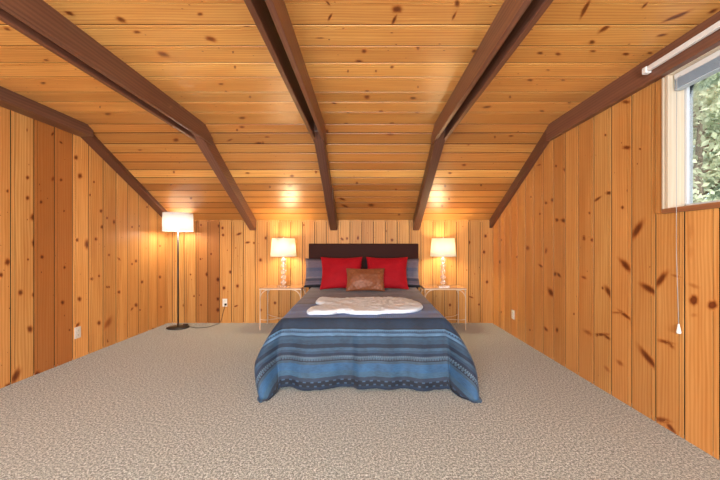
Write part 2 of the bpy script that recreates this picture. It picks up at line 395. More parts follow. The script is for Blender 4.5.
def bar_slope(name, x0,x1,y0,y1,dep, mat, parent, seed=0, over=.012):
    a, b = ZC-SL*(y0-YK), ZC-SL*(y1-YK)
    return member(name, [(x0,y0,a-dep),(x1,y0,a-dep),(x1,y0,a+over),(x0,y0,a+over),(x0,y1,b-dep),(x1,y1,b-dep),(x1,y1,b+over),(x0,y1,b+over)], mat, parent, 1, seed)
BL = ['double ceiling beam on the left, above the gap between floor lamp and bed', 'double ceiling beam running down to the wall just left of the headboard', 'double ceiling beam running down to the wall at the right end of the headboard']
for k, xc in enumerate((-1.716, -.480, .782)):
    g = tag(empty('ceiling_beam', (xc, 0, 0)), BL[k], 'ceiling beam', 'exposed double ceiling beams', 'structure')
    hw = .065
    for s in (-1, 1):
        xa, xb = sorted((s*hw, s*(hw-.035)))
        bar_y('tie_plank', xa, xb, YF+.02, 3.53, 2.28, ZC+.01, M['beam'], g, 20+k*3+s)
    bar_slope('rafter', -.050, .050, YK-.10, YB-.002, .162, M['beam'], g, 40+k)
    if k == 1: bar_slope('scab_board', -.058, .058, 4.28, YB-.004, .150, M['beam'], g, 47)
g = tag(empty('ceiling_beam', (XL, 0, 0)), 'dark wall plate beam along the top of the left wall', 'ceiling beam', None, 'structure')
bar_y('tie_plank', .001, .15, YF+.02, YK+.08, ZC-.105, ZC+.01, M['beam'], g, 51)
bar_slope('rafter', .001, .118, YK-.02, YB-.002, .058, M['beam'], g, 52)
g = tag(empty('ceiling_beam', (XR, 0, 0)), 'dark wall plate beam along the top of the right wall, above the window', 'ceiling beam', None, 'structure')
bar_y('tie_plank', -.05, -.001, YF+.02, YK+.05, ZC-.16, ZC+.01, M['beam'], g, 53)
bar_slope('rafter', -.046, -.001, YK-.02, YB-.002, .125, M['beam'], g, 54)

# ------------------------------------------------------------------ window
M['alu'] = plain('white_window_metal', (.62,.66,.70), .35)
M['white'] = plain('white_enamel', (.80,.80,.78), .35)
M['cord'] = plain('grey_cord', (.40,.39,.38), .7)
M['slat'] = plain('blind_slat', (.50,.60,.70), .4)
N = NT('window_glass')
gl = N.n('ShaderNodeBsdfGlossy'); gl.inputs['Roughness'].default_value = .02
tr = N.n('ShaderNodeBsdfTransparent'); tr.inputs[0].default_value = (.97,.985,.98,1)
fr = N.n('ShaderNodeFresnel'); fr.inputs[0].default_value = 1.35
mx = N.n('ShaderNodeMixShader'); N.l(fr.outputs[0], mx.inputs[0]); N.l(tr.outputs[0], mx.inputs[1]); N.l(gl.outputs[0], mx.inputs[2]); N.l(mx.outputs[0], N.out.inputs[0])
M['glass'] = N.m
w = tag(empty('window_1', (XR, (WY0+WY1)/2, WZ0)), 'side window in the right wall looking out on trees', 'window', None, 'structure')
w.location = (0,0,0)
X1 = XR + .145
for nm, b in (('jamb', (XR-.004,X1,WY1,WY1+.02,WZ0-.02,WZ1+.03)), ('jamb', (XR-.004,X1,WY0-.02,WY0,WZ0-.02,WZ1+.03)), ('head_jamb', (XR-.004,X1,WY0,WY1,WZ1,WZ1+.02)), ('sill', (XR-.004,X1,WY0,WY1,WZ0-.02,WZ0))):
    member(nm, [(b[0],b[2],b[4]),(b[1],b[2],b[4]),(b[1],b[3],b[4]),(b[0],b[3],b[4]),(b[0],b[2],b[5]),(b[1],b[2],b[5]),(b[1],b[3],b[5]),(b[0],b[3],b[5])], M['jamb'], w, 2, 61, .002)
def casing(b, along, seed, mat='trim'):
    return member('casing', [(b[0],b[2],b[4]),(b[1],b[2],b[4]),(b[1],b[3],b[4]),(b[0],b[3],b[4]),(b[0],b[2],b[5]),(b[1],b[2],b[5]),(b[1],b[3],b[5]),(b[0],b[3],b[5])], M[mat], w, along, seed, .003)
casing((XR-.016,XR-.001,WY1+.022,WY1+.034,WZ0-.025,WZ1), 2, 62, 'jamb')
casing((XR-.010,XR-.001,WY1+.035,WY1+.085,WZ0-.03,WZ1), 2, 65, 'pine_wall')
casing((XR-.018,XR-.001,WY0-.04,WY1+.03,WZ0-.035,WZ0-.004), 1, 63)
bm = bmesh.new()
for b in ((X1-.045,X1-.005,WY1-.018,WY1,WZ0,WZ1),(X1-.045,X1-.005,WY0,WY0+.03,WZ0,WZ1),(X1-.045,X1-.005,WY0,WY1,WZ0,WZ0+.022),(X1-.045,X1-.005,WY0,WY1,WZ1-.03,WZ1),): box(bm, *b)
bevel(obj('window_frame', bm, M['alu'], w), .003)
bm = bmesh.new(); box(bm, X1-.028,X1-.024,WY0+.02,WY1-.02,WZ0+.015,WZ1-.02); tag(obj('window_pane', bm, M['glass'], w), 'clear glass pane')
# blind drawn up under the head of the window
b_ = tag(empty('window_blind', (0,0,0)), 'white slatted blind drawn up at the top of the side window', 'blind')
BX = XR + .045
bxo('headrail', (BX-.022,BX+.022,WY0+.02,WY1-.012,WZ1-.034,WZ1-.002), M['white'], b_)
bm = bmesh.new()
for k in range(6):
    z = WZ1-.040-.0095*k; box(bm, BX-.026,BX+.024,WY0+.025,WY1-.018,z-.0026,z)
tag(obj('slat_stack', bm, M['slat'], b_), 'raised slats stacked together')
bxo('bottom_rail', (BX-.022,BX+.022,WY0+.022,WY1-.015,WZ1-.104,WZ1-.095), M['slat'], b_)
bm = bmesh.new(); yc = 2.006
tube(bm, [(BX-.026,2.03,WZ1-.03),(XR-.020,2.012,WZ1-.06),(XR-.024,2.010,WZ0-.0),(XR-.026,2.008,WZ0-.3),(XR-.016,yc-.002,.69)], .0021, 6)
obj('pull_cord', bm, M['cord'], b_, True)
bm = bmesh.new(); lathe(bm, [(0,.700),(.004,.699),(.006,.690),(.010,.665),(.013,.650),(.011,.641),(0,.638)], 14, (XR-.016,yc-.002)); tag(obj('tassel', bm, M['white'], b_, True), 'white plastic cord tassel')
# curtain track on the beam
t_ = tag(empty('curtain_track', (0,0,0)), 'white curtain track fixed to the dark beam above the window', 'curtain track')
bxo('rail', (XR-.086,XR-.062,.5,2.165,2.335,2.368), M['white'], t_, .004)
bxo('end_cap', (XR-.092,XR-.051,2.15,2.185,2.328,2.372), M['white'], t_, .006)
# front window (behind the viewer)
w2 = tag(empty('window_2', (0,0,0)), 'wide front window behind the viewer', 'window', None, 'structure')
bm = bmesh.new()
for b in ((FX0,FX0+.05,FZ0,FZ1),(FX1-.05,FX1,FZ0,FZ1),(FX0,FX1,FZ0,FZ0+.05),(FX0,FX1,FZ1-.05,FZ1),(-.53,-.47,FZ0,FZ1)): box(bm, b[0],b[1],YF-.10,YF+.01,b[2],b[3])
obj('window_frame', bm, M['white'], w2)

# ------------------------------------------------------------------ outlets
M['plate'] = plain('outlet_plastic', (.80,.76,.68), .35)
M['black'] = plain('black_metal', (.018,.017,.016), .38)
M['slotm'] = plain('outlet_slot', (.03,.03,.03), .6)
def outlet(label, loc, rz, plug=False):
    o = tag(empty('wall_outlet', loc, rz), label, 'outlet', 'wall outlets')     # local: x across, -y out of the wall, z up
    bxo('cover_plate', (-.036,.036,-.008,0,-.060,.060), M['plate'], o, .003)
    for s in (-1,1):
        bm = bmesh.new(); lathe(bm, [(0,.0),(.0165,0),(.0165,.003),(0,.003)], 20)
        bmesh.ops.rotate(bm, verts=bm.verts, cent=(0,0,0), matrix=Matrix.Rotation(pi/2,3,'X')); bmesh.ops.translate(bm, verts=bm.verts, vec=(0,-.008,s*.024))
        sk = obj('socket', bm, M['plate'], o)
        bm = bmesh.new()
        for dx in (-.006,.006): box(bm, dx-.0012,dx+.0012,-.0116,-.0108,s*.024-.002,s*.024+.007)
        box(bm, -.002,.002,-.0116,-.0108,s*.024-.009,s*.024-.005)
        obj('slot', bm, M['slotm'], sk)
    return o
u,v = on_left(77.3,332.5); outlet('white double wall outlet low on the left wall', (XL+.0005,u,v), pi/2)
u,v = on_right(513.3,314.5); outlet('white double wall outlet low on the right wall, beyond the right nightstand', (XR-.0005,u,v), -pi/2)
outlet('white double wall outlet low on the back wall, with the floor lamp plug in it', (-2.145,YB-.0005,.313), 0)

# ------------------------------------------------------------------ bed
M['leather'] = plain('dark_brown_leatherette', (.036,.0105,.0075), .6, Specular_IOR_Level=.08, bump=.15, scale=90)
M['ticking'] = plain('mattress_ticking', (.75,.73,.70), .8)
CX = -.022
bed = tag(empty('bed', (CX,3.9,0)), 'double bed with a dark brown upholstered headboard against the back wall', 'bed')
def L2(b): return (b[0],b[1],b[2]-3.9,b[3]-3.9,b[4],b[5])
hb = bxo('headboard', L2((-.825,.825,4.875,4.955,.02,1.216)), M['leather'], bed, .012)
bxo('box_spring', L2((-.62,.62,2.90,4.86,.10,.31)), M['ticking'], bed, .02)
bxo('mattress', L2((-.64,.64,2.88,4.87,.315,.535)), M['ticking'], bed, .05)
for sx in (-1,1):
    for yy in (3.05,4.75): bxo('leg', L2((sx*.57-.025,sx*.57+.025,yy-.025,yy+.025,0,.10)), M['black'], bed)

# bedspread
ZT, Y0, Y1, RR = .563, 4.84, 2.80, .585
LT = Y0 - Y1
def cover_pt(a, b):
    """cloth coordinates (a across from centre, b from head) -> world, and (u,v) of the weave"""
    f = min(max(b/LT,0),1)
    W = .765 - (.095 if a < 0 else .080)*f
    sg = 1 if a >= 0 else -1
    aa = min(abs(a), .765+RR); ax = max(aa - .765, 0); bx = max(b - LT, 0)
    x0 = sg*min(aa, .765)*W/.765; y0 = Y0 - min(b, LT)
    r = sqrt(ax*ax+bx*bx)
    nz = noise.noise(Vector((a*3, b*3, 0)))*.006 + noise.noise(Vector((a*9, b*7, 4)))*.0025
    if r < 1e-6:
        return (CX+x0, y0, ZT + nz + .010*(1-f)), (a, b)
    th = atan2(ax, bx)
    R_ = RR/max(cos(th), sin(th)); c2 = sin(2*th)**2
    if bx <= 0: c2 = 0
    rr = r*(RR*(1+.09*c2))/R_ if (ax > 0 and bx > 0) else r
    t = rr/RR
    side = sin(th)**2
    om = .145*cos(th)**2 + (.02+(.195 if a < 0 else .235)*f**1.4)*side + .085*c2
    if ax > 0 and bx > 0:
        om *= 1 - .42*exp(-((math.degrees(th)-(17 if sg>0 else 14))/8)**2)*min(1,t*1.2)*(1 if sg>0 else .75)
        om *= 1 - .22*exp(-((math.degrees(th)-70)/9)**2)*min(1,t*1.2)
        om += .02*sin(th*9+1)*t
    o = om*(1-(1-min(t,1))**2.0) + .012*(1-exp(-t*25))
    if t > 1: o += (t-1)*RR*.5
    # hanging folds
    ph = a*1.0
    if bx > 0 and ax <= .02:
        o += t*(.024*sin(a*11+.6) + .014*sin(a*23+2) + .010*sin(a*5))*min(1,(0.78-abs(a))*8+.2)
        o += -.022*exp(-((a+.09)/.03)**2)*t + .020*exp(-((a+.42)/.06)**2)*t + .022*exp(-((a-.45)/.12)**2)*t
    if ax > 0 and bx <= 0: o += t*(.012*sin(b*9)+.008*sin(b*21))*(.2+.8*f)
    zz = ZT + nz*(1-min(t,1)) - (ZT-.014)*max(0, (t-.035*(1-exp(-t/.035))))/.965
    zz += .010*(1-f)*(1-min(t,1))
    hem = .010*sin(a*7+1)+.006*sin(a*17)
    zz = max(zz + hem*t*.6 + .004, .012 + .004*sin(a*40))
    dx, dy = sg*sin(th), -cos(th)
    if ax > 0 and bx > 0: y0 -= .11*c2*t; x0 -= sg*(.10 if sg < 0 else .03)*c2*max(0,t-.6)/.4
    return (CX+x0+dx*o, y0+dy*o, zz), (sg*W+sg*rr*sin(th) if ax > 0 else x0, min(b,LT)+rr*cos(th))
def axis(lo, hi, n): return [lo+(hi-lo)*i/n for i in range(n+1)]
bm = bmesh.new(); uvl = bm.loops.layers.uv.new('weave')
A = axis(-.765-RR,-.765,26)+axis(-.765,.765,90)[1:]+axis(.765,.765+RR,26)[1:]
B = axis(0,LT,90)+axis(LT,LT+RR,34)[1:]
grid = []; uvs = {}
for b in B:
    row = []
    for a in A:
        p, q = cover_pt(a, b); vtx = bm.verts.new(p); uvs[vtx] = q; row.append(vtx)
    grid.append(row)
for r0, r1 in zip(grid, grid[1:]):
    for i in range(len(A)-1):
        f = bm.faces.new((r0[i], r0[i+1], r1[i+1], r1[i]))
        for lp in f.loops: lp[uvl].uv = uvs[lp.vert]
N = NT('striped_bedspread')
uv = N.n('ShaderNodeUVMap', uv_map='weave').outputs[0]
su = N.n('ShaderNodeSeparateXYZ'); N.l(uv, su.inputs[0]); u, v = su.outputs[0], su.outputs[1]
def vy_front(py): return LT + (py-318)*.0082
def vy_top(py): return Y0 - (H-ZT)*F/(py-PY)
VM = LT + .62
def S(*c): q = srgb(*c); return (q[0]*.60, q[1]*.72, q[2]*.80)
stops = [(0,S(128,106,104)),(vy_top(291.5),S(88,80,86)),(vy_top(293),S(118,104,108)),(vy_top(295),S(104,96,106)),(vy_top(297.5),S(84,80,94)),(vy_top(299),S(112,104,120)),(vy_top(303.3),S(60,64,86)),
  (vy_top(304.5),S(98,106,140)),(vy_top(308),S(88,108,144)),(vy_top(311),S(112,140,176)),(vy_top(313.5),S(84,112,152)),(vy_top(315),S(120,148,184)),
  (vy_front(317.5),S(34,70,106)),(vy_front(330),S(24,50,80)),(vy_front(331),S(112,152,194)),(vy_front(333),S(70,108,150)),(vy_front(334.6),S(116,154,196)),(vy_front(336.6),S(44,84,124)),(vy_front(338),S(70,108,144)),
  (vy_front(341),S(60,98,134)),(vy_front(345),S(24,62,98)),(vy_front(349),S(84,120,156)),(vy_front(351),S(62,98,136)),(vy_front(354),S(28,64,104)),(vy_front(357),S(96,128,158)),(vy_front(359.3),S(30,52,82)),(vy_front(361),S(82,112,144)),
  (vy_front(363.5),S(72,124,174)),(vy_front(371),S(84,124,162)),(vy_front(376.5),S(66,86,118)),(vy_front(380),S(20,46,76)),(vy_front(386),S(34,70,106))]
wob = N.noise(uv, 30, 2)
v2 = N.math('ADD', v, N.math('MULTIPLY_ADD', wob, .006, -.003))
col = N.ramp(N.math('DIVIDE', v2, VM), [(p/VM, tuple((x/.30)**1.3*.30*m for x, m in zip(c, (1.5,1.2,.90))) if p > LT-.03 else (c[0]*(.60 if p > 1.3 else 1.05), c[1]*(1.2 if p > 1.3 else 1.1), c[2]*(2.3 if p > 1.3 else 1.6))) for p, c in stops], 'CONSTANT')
def band(a, b): return N.math('MULTIPLY', N.math('GREATER_THAN', v, a), N.math('LESS_THAN', v, b))
def dots(per, duty, ph=0.): return N.math('LESS_THAN', N.math('FRACT', N.math('MULTIPLY_ADD', u, 1/per, 50+ph)), duty)
def overlay(col, a, b, per, duty, c, ph=0., amt=1.):
    return N.mix(N.math('MULTIPLY', N.math('MULTIPLY', band(a,b), dots(per,duty,ph)), amt), col, (*c,1))
col = overlay(col, vy_front(333), vy_front(334.6), .018, .5, S(30,62,100))
col = overlay(col, vy_top(315), vy_front(317.5), .020, .45, S(60,96,140))
col = overlay(col, vy_front(357), vy_front(358.5), .016, .5, S(150,170,186))
col = overlay(col, vy_front(359.3), vy_front(361), .022, .6, S(110,134,160))
col = overlay(col, vy_front(380.6), vy_front(382.0), .060, .42, S(100,134,170), amt=.75)
col = overlay(col, vy_front(384.4), vy_front(385.8), .060, .36, S(96,132,168), .5, amt=.7)
col = overlay(col, vy_top(311.5), vy_top(313), .05, .4, S(140,160,190), amt=.6)
# fine weft threads and mottling
cb = N.n('ShaderNodeCombineXYZ'); N.l(N.math('MULTIPLY', u, 26), cb.inputs[0]); N.l(N.math('MULTIPLY', v, 260), cb.inputs[1])
thr = N.noise(cb.outputs[0], 1.0, 3, .65)
mot = N.noise(uv, 7, 4, .6)
k = N.math('ADD', N.math('MULTIPLY_ADD', thr, .85, -.10), N.math('MULTIPLY_ADD', mot, .8, -.18))
kc = N.n('ShaderNodeCombineColor'); [N.l(k, kc.inputs[i]) for i in range(3)]
col = N.mix(1.0, col, kc.outputs[0], 'MULTIPLY')
N.bsdf(col, .72, N.bump(N.math('ADD', thr, N.math('MULTIPLY', mot, 1.5)), .35, .004), Sheen_Weight=.15)
M['cover'] = N.m
cv = tag(obj('bedspread', bm, M['cover'], None, True), 'blue and grey striped bedspread draped over the bed to the carpet', 'bedspread')
for p in cv.data.polygons: pass
m = cv.modifiers.new('thick', 'SOLIDIFY'); m.thickness = .008; m.offset = -1

# sheepskin
M['fur'] = plain('white_sheepskin', (.74,.84,.95), .95, bump=.9, scale=120)
out = [(315.4,302.3),(317.5,299.4),(322,298.4),(330,299),(341.7,300),(352,299.3),(361,298.8),(370,298.6),(382,298.5),(391.7,298.8),(400,299.2),(406.7,300),(413,301.3),(418,303),(422,305),(423.4,307),(421.5,309),(417,310.8),(410,312),(403,312.6),(395,312.5),(387,312.8),(378,314.2),(369,315.4),(355,314.5),
       (349,313.2),(343.7,312.2),(338,312.6),(332,313.7),(325,314.6),(318,315),(312,314.9),(308.3,314),(306.3,312.2),(307.3,310.3),(310.6,308.8),(318,307),(323,305.2),(319,304.2),(316.5,303.5)]
ZF = ZT + .019
poly = [((px-PX)*(H-ZF)/(py-PY), (H-ZF)*F/(py-PY)) for px, py in out]
poly = [(x, max(y, 2.865)) for x, y in poly]
def pip(x, y):
    c = False; j = len(poly)-1
    for i in range(len(poly)):
        if (poly[i][1] > y) != (poly[j][1] > y) and x < (poly[j][0]-poly[i][0])*(y-poly[i][1])/(poly[j][1]-poly[i][1])+poly[i][0]: c = not c
        j = i
    return c
def pdist(x, y):
    best = 9; p = Vector((x,y)); cpt = None
    for i in range(len(poly)):
        a = Vector(poly[i-1]); b = Vector(poly[i]); t = max(0,min(1,(p-a).dot(b-a)/max((b-a).length_squared,1e-9)))
        q = a+(b-a)*t; dd = (p-q).length
        if dd < best: best, cpt = dd, q
    return best, cpt
bm = bmesh.new(); st = .0095; top = {}; xs = [p[0] for p in poly]; ys = [p[1] for p in poly]
nx = int((max(xs)-min(xs))/st)+2; ny = int((max(ys)-min(ys))/st)+2
inside = {}
for i in range(nx):
    for j in range(ny):
        x = min(xs)-st/2+i*st; y = min(ys)-st/2+j*st
        if pip(x,y):
            d,_ = pdist(x,y); inside[i,j] = (x,y,d)
for (i,j),(x,y,d) in inside.items():
    e = min(1, d/.045); h = .034*sqrt(1-(1-e)**2) 
    h += e*(.006*noise.noise(Vector((x*30,y*30,0))) + .010*noise.noise(Vector((x*9,y*9,3))) + .004*noise.noise(Vector((x*80,y*80,9))))
    jx, jy = noise.noise(Vector((x*60,y*60,7)))*.007, noise.noise(Vector((x*60,y*60,17)))*.007
    top[i,j] = (bm.verts.new((x+jx, y+jy, ZF-.008+h)), bm.verts.new((x+jx, y+jy, ZF-.010)))
for (i,j) in top:
    q = [(i,j),(i+1,j),(i+1,j+1),(i,j+1)]
    if all(k in top for k in q):
        bm.faces.new([top[k][0] for k in q]); bm.faces.new([top[k][1] for k in q][::-1])
for e in [e for e in bm.edges if e.is_boundary]:
    pass
pairs = {t[0]: t[1] for t in top.values()}
for e in list(bm.edges):
    if e.is_boundary and e.verts[0] in pairs and e.verts[1] in pairs:
        a, b = e.verts
        try: bm.faces.new((a, b, pairs[b], pairs[a]))
        except ValueError: pass
tag(obj('sheepskin_rug', bm, M['fur'], None, True), 'white sheepskin laid across the foot of the bedspread', 'sheepskin')

# pillows
def pillow(name, w, h, t, mat, loc, rx, rz=0, ry=0, pin=.07, seed=0, lumps=.006, label=None, cat=None, group=None):
    bm = bmesh.new(); uvl = bm.loops.layers.uv.new('weave'); n = 30; q = {}
    for s in (1,-1):
        for i in range(n+1):
            for j in range(n+1):
                a, b = -1+2*i/n, -1+2*j/n
                a = sin(a*pi/2); b = sin(b*pi/2)
                if s == -1 and (i in (0,n) or j in (0,n)): q[s,i,j] = q[1,i,j]; continue
                x = w/2*a*(1-pin*(1-b*b)*abs(a)**2); z = h/2*b*(1-pin*(1-a*a)*abs(b)**2)
                y = -s*t/2*(max(0,(1-a*a)*(1-b*b)))**.42
                nn = noise.noise(Vector((a*2.2+seed, b*2.2, s)))*lumps*2 + noise.noise(Vector((a*6+seed, b*6, s)))*lumps*.7
                edge = 1 - max(abs(a),abs(b))**6
                q[s,i,j] = bm.verts.new((x, y + nn*edge, z + h/2))
        for i in range(n):
            for j in range(n):
                vs = [q[s,i,j],q[s,i+1,j],q[s,i+1,j+1],q[s,i,j+1]]
                if len(set(vs)) < 4: continue
                f = bm.faces.new(vs)
                idx = [(i,j),(i+1,j),(i+1,j+1),(i,j+1)]
                for lp, (ii,jj) in zip(f.loops, idx): lp[uvl].uv = (ii/n, jj/n)
    o = obj(name, bm, mat, None, True); o.location = loc; o.rotation_euler = (rx, ry, rz)
    return tag(o, label, cat, group)
# sham material: horizontal bands, dark along the bottom, shade painted in at the inner end
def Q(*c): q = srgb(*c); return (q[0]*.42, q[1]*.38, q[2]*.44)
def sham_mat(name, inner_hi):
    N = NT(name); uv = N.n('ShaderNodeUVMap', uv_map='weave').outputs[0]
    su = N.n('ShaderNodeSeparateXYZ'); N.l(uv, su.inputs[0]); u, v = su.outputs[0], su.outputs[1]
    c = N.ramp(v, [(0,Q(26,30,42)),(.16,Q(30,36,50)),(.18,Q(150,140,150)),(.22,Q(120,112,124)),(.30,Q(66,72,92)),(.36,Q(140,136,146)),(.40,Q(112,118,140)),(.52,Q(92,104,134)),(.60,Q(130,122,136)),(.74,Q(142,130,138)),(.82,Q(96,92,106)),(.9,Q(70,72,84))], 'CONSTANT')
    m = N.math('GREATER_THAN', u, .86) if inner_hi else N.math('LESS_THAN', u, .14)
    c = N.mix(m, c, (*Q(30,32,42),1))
    cb = N.n('ShaderNodeCombineXYZ'); N.l(N.math('MULTIPLY', u, 14), cb.inputs[0]); N.l(N.math('MULTIPLY', v, 90), cb.inputs[1])
    t = N.noise(cb.outputs[0], 1, 3); k = N.math('MULTIPLY_ADD', t, 1.0, .5); kc = N.n('ShaderNodeCombineColor'); [N.l(k, kc.inputs[i]) for i in range(3)]
    N.bsdf(N.mix(1.0, c, kc.outputs[0], 'MULTIPLY'), .75, N.bump(t, .3, .003)); return N.m
ZP = ZT+.016
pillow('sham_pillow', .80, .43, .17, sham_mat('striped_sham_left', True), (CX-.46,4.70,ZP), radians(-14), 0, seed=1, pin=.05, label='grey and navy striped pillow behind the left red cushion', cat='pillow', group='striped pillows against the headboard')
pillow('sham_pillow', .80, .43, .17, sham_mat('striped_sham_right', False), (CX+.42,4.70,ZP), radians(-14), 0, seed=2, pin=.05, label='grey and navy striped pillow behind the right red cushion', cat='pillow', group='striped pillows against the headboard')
N = NT('red_velvet'); co = N.n('ShaderNodeTexCoord').outputs['Object']; nz = N.noise(co, 9, 3)
N.bsdf(N.mix(nz, (.40,.006,.014,1), (.22,.002,.007,1)), .72, N.bump(N.noise(co, 70, 3), .2, .003), Sheen_Weight=.3, Sheen_Roughness=.35, Sheen_Tint=(1,.06,.07,1), Specular_IOR_Level=.15); M['red'] = N.m
pillow('throw_cushion', .60, .475, .17, M['red'], (-.325,4.48,ZP), radians(-20), radians(3), 0, pin=.10, seed=5, label='plain red cushion, the left of two standing against the pillows', cat='cushion', group='red cushions')
pillow('throw_cushion', .60, .475, .17, M['red'], (.305,4.48,ZP), radians(-20), radians(-3), 0, pin=.10, seed=8, label='plain red cushion, the right of two standing against the pillows', cat='cushion', group='red cushions')
N = NT('copper_brocade'); co = N.n('ShaderNodeTexCoord').outputs['Object']
mp = N.n('ShaderNodeMapping'); mp.inputs['Rotation'].default_value = (0,radians(45),0); N.l(co, mp.inputs[0])
vo = N.n('ShaderNodeTexVoronoi', distance='CHEBYCHEV'); N.l(mp.outputs[0], vo.inputs['Vector']); vo.inputs['Scale'].default_value = 24; vo.inputs['Randomness'].default_value = .35
N.bsdf(N.mix(vo.outputs[0], (.25,.075,.022,1), (.12,.032,.010,1)), .5, N.bump(vo.outputs[0], .7, .01), Metallic=.15, Sheen_Weight=.1); M['copper'] = N.m
pillow('lumbar_cushion', .52, .315, .13, M['copper'], (.005,4.29,ZP), radians(-18), 0, 0, pin=.07, seed=3, label='small copper coloured brocade cushion in front of the two red ones', cat='cushion')

# ------------------------------------------------------------------ nightstands
M['gilt'] = plain('pale_champagne_metal', (.74,.58,.42), .35, .2)
N = NT('cream_tabletop'); co = N.n('ShaderNodeTexCoord').outputs['Object']; nz = N.noise(co, 6, 4)
N.bsdf(N.mix(nz, (.50,.29,.17,1), (.40,.22,.12,1)), .2, Coat_Weight=.6, Coat_Roughness=.08); M['top'] = N.m
def nightstand(x0, x1, label):
    y0, y1, zt = 4.56, 4.94, .592
    o = tag(empty('nightstand', ((x0+x1)/2,(y0+y1)/2,0)), label, 'nightstand', 'slender metal nightstands beside the bed')
    hx, hy = (x1-x0)/2, (y1-y0)/2
    bxo('tabletop', (-hx,hx,-hy,hy,zt-.014,zt), M['top'], o, .002)
    bm = bmesh.new()
    for (a,b) in ((-hx,-hx+.010),(hx-.010,hx)): box(bm, a,b,-hy,hy,zt-.028,zt-.0145)
    for (a,b) in ((-hy,-hy+.010),(hy-.010,hy)): box(bm, -hx+.010,hx-.010,a,b,zt-.028,zt-.0145)
    obj('apron_frame', bm, M['gilt'], o)
    r = .0062; e = .010
    for sx in (-1,1):
        for sy in (-1,1):
            bm = bmesh.new(); X, Y = sx*(hx-e), sy*(hy-e)
            tube(bm, [(X,Y,zt-.028),(X,Y,.012),(X,Y,0)], [r,r,.008], 8)
            lg = obj('leg', bm, M['gilt'], o, True)
            bm = bmesh.new()
            tube(bm, [(X-sx*.12*(1-cos(t)),Y, zt-.16+.132*sin(t)) for t in [k*pi/2/8 for k in range(9)]], .006, 6)
            tube(bm, [(X,Y-sy*.09*(1-cos(t)), zt-.13+.102*sin(t)) for t in [k*pi/2/8 for k in range(9)]], .006, 6)
            obj('corner_brace', bm, M['gilt'], lg, True)
    for s in (1,-1):
        bm = bmesh.new(); pts = []
        for k in range(13):
            t = -1+2*k/12; pts.append((t*(hx-e), s*t*(hy-e), .148 - .022*(1-t**6) + (0.006*s if abs(t)<.5 else 0)))
        tube(bm, pts, .0048, 6); obj('cross_stretcher', bm, M['gilt'], o, True)
    return o
nightstand(-1.485, -.895, 'slender metal nightstand left of the bed, nearer the floor lamp')
nightstand(.835, 1.425, 'slender metal nightstand right of the bed, nearer the right wall')

# ------------------------------------------------------------------ lamps
def shade_mat(name, c, tcol, mixf=.55):
    N = NT(name); co = N.n('ShaderNodeTexCoord').outputs['Object']
    d = N.n('ShaderNodeBsdfDiffuse'); d.inputs[0].default_value = (*c,1)
    t = N.n('ShaderNodeBsdfTranslucent'); t.inputs[0].default_value = (*tcol,1)
    N.l(N.bump(N.noise(co, 300, 2), .15, .002), d.inputs['Normal'])
    mx = N.n('ShaderNodeMixShader'); mx.inputs[0].default_value = mixf
    N.l(d.outputs[0], mx.inputs[1]); N.l(t.outputs[0], mx.inputs[2]); N.l(mx.outputs[0], N.out.inputs[0]); return N.m
M['shade_cream'] = shade_mat('cream_linen_shade', (.84,.82,.76), (.86,.86,.78), .36)
M['shade_white'] = shade_mat('white_drum_shade', (.90,.89,.88), (.88,.90,.92), .34)
M['diffuser'] = shade_mat('white_diffuser', (.9,.9,.88), (.92,.92,.9), .65)
M['chrome'] = plain('chrome', (.75,.73,.70), .12, 1.0)
N = NT('crystal'); b = N.bsdf((.96,.95,.93), .02); b.inputs['Transmission Weight'].default_value = .80; b.inputs['IOR'].default_value = 1.5; M['crystal'] = N.m
N = NT('lit_bulb'); e = N.n('ShaderNodeEmission'); e.inputs[0].default_value = (1,.72,.42,1); e.inputs[1].default_value = 3; N.l(e.outputs[0], N.out.inputs[0]); M['bulb'] = N.m
def point(name, loc, energy, color, radius, parent):
    l = bpy.data.lights.new(name, 'POINT'); l.energy = energy; l.color = color; l.shadow_soft_size = radius
    o = bpy.data.objects.new(name, l); COL.objects.link(o); o.location = loc
    if parent: o.parent = parent
    return o
def shade(bm, r0, r1, z0, z1, n=48):
    lathe(bm, [(r0,z0),(r1,z1),(r1-.003,z1),(r0-.003,z0),(r0,z0)], n)
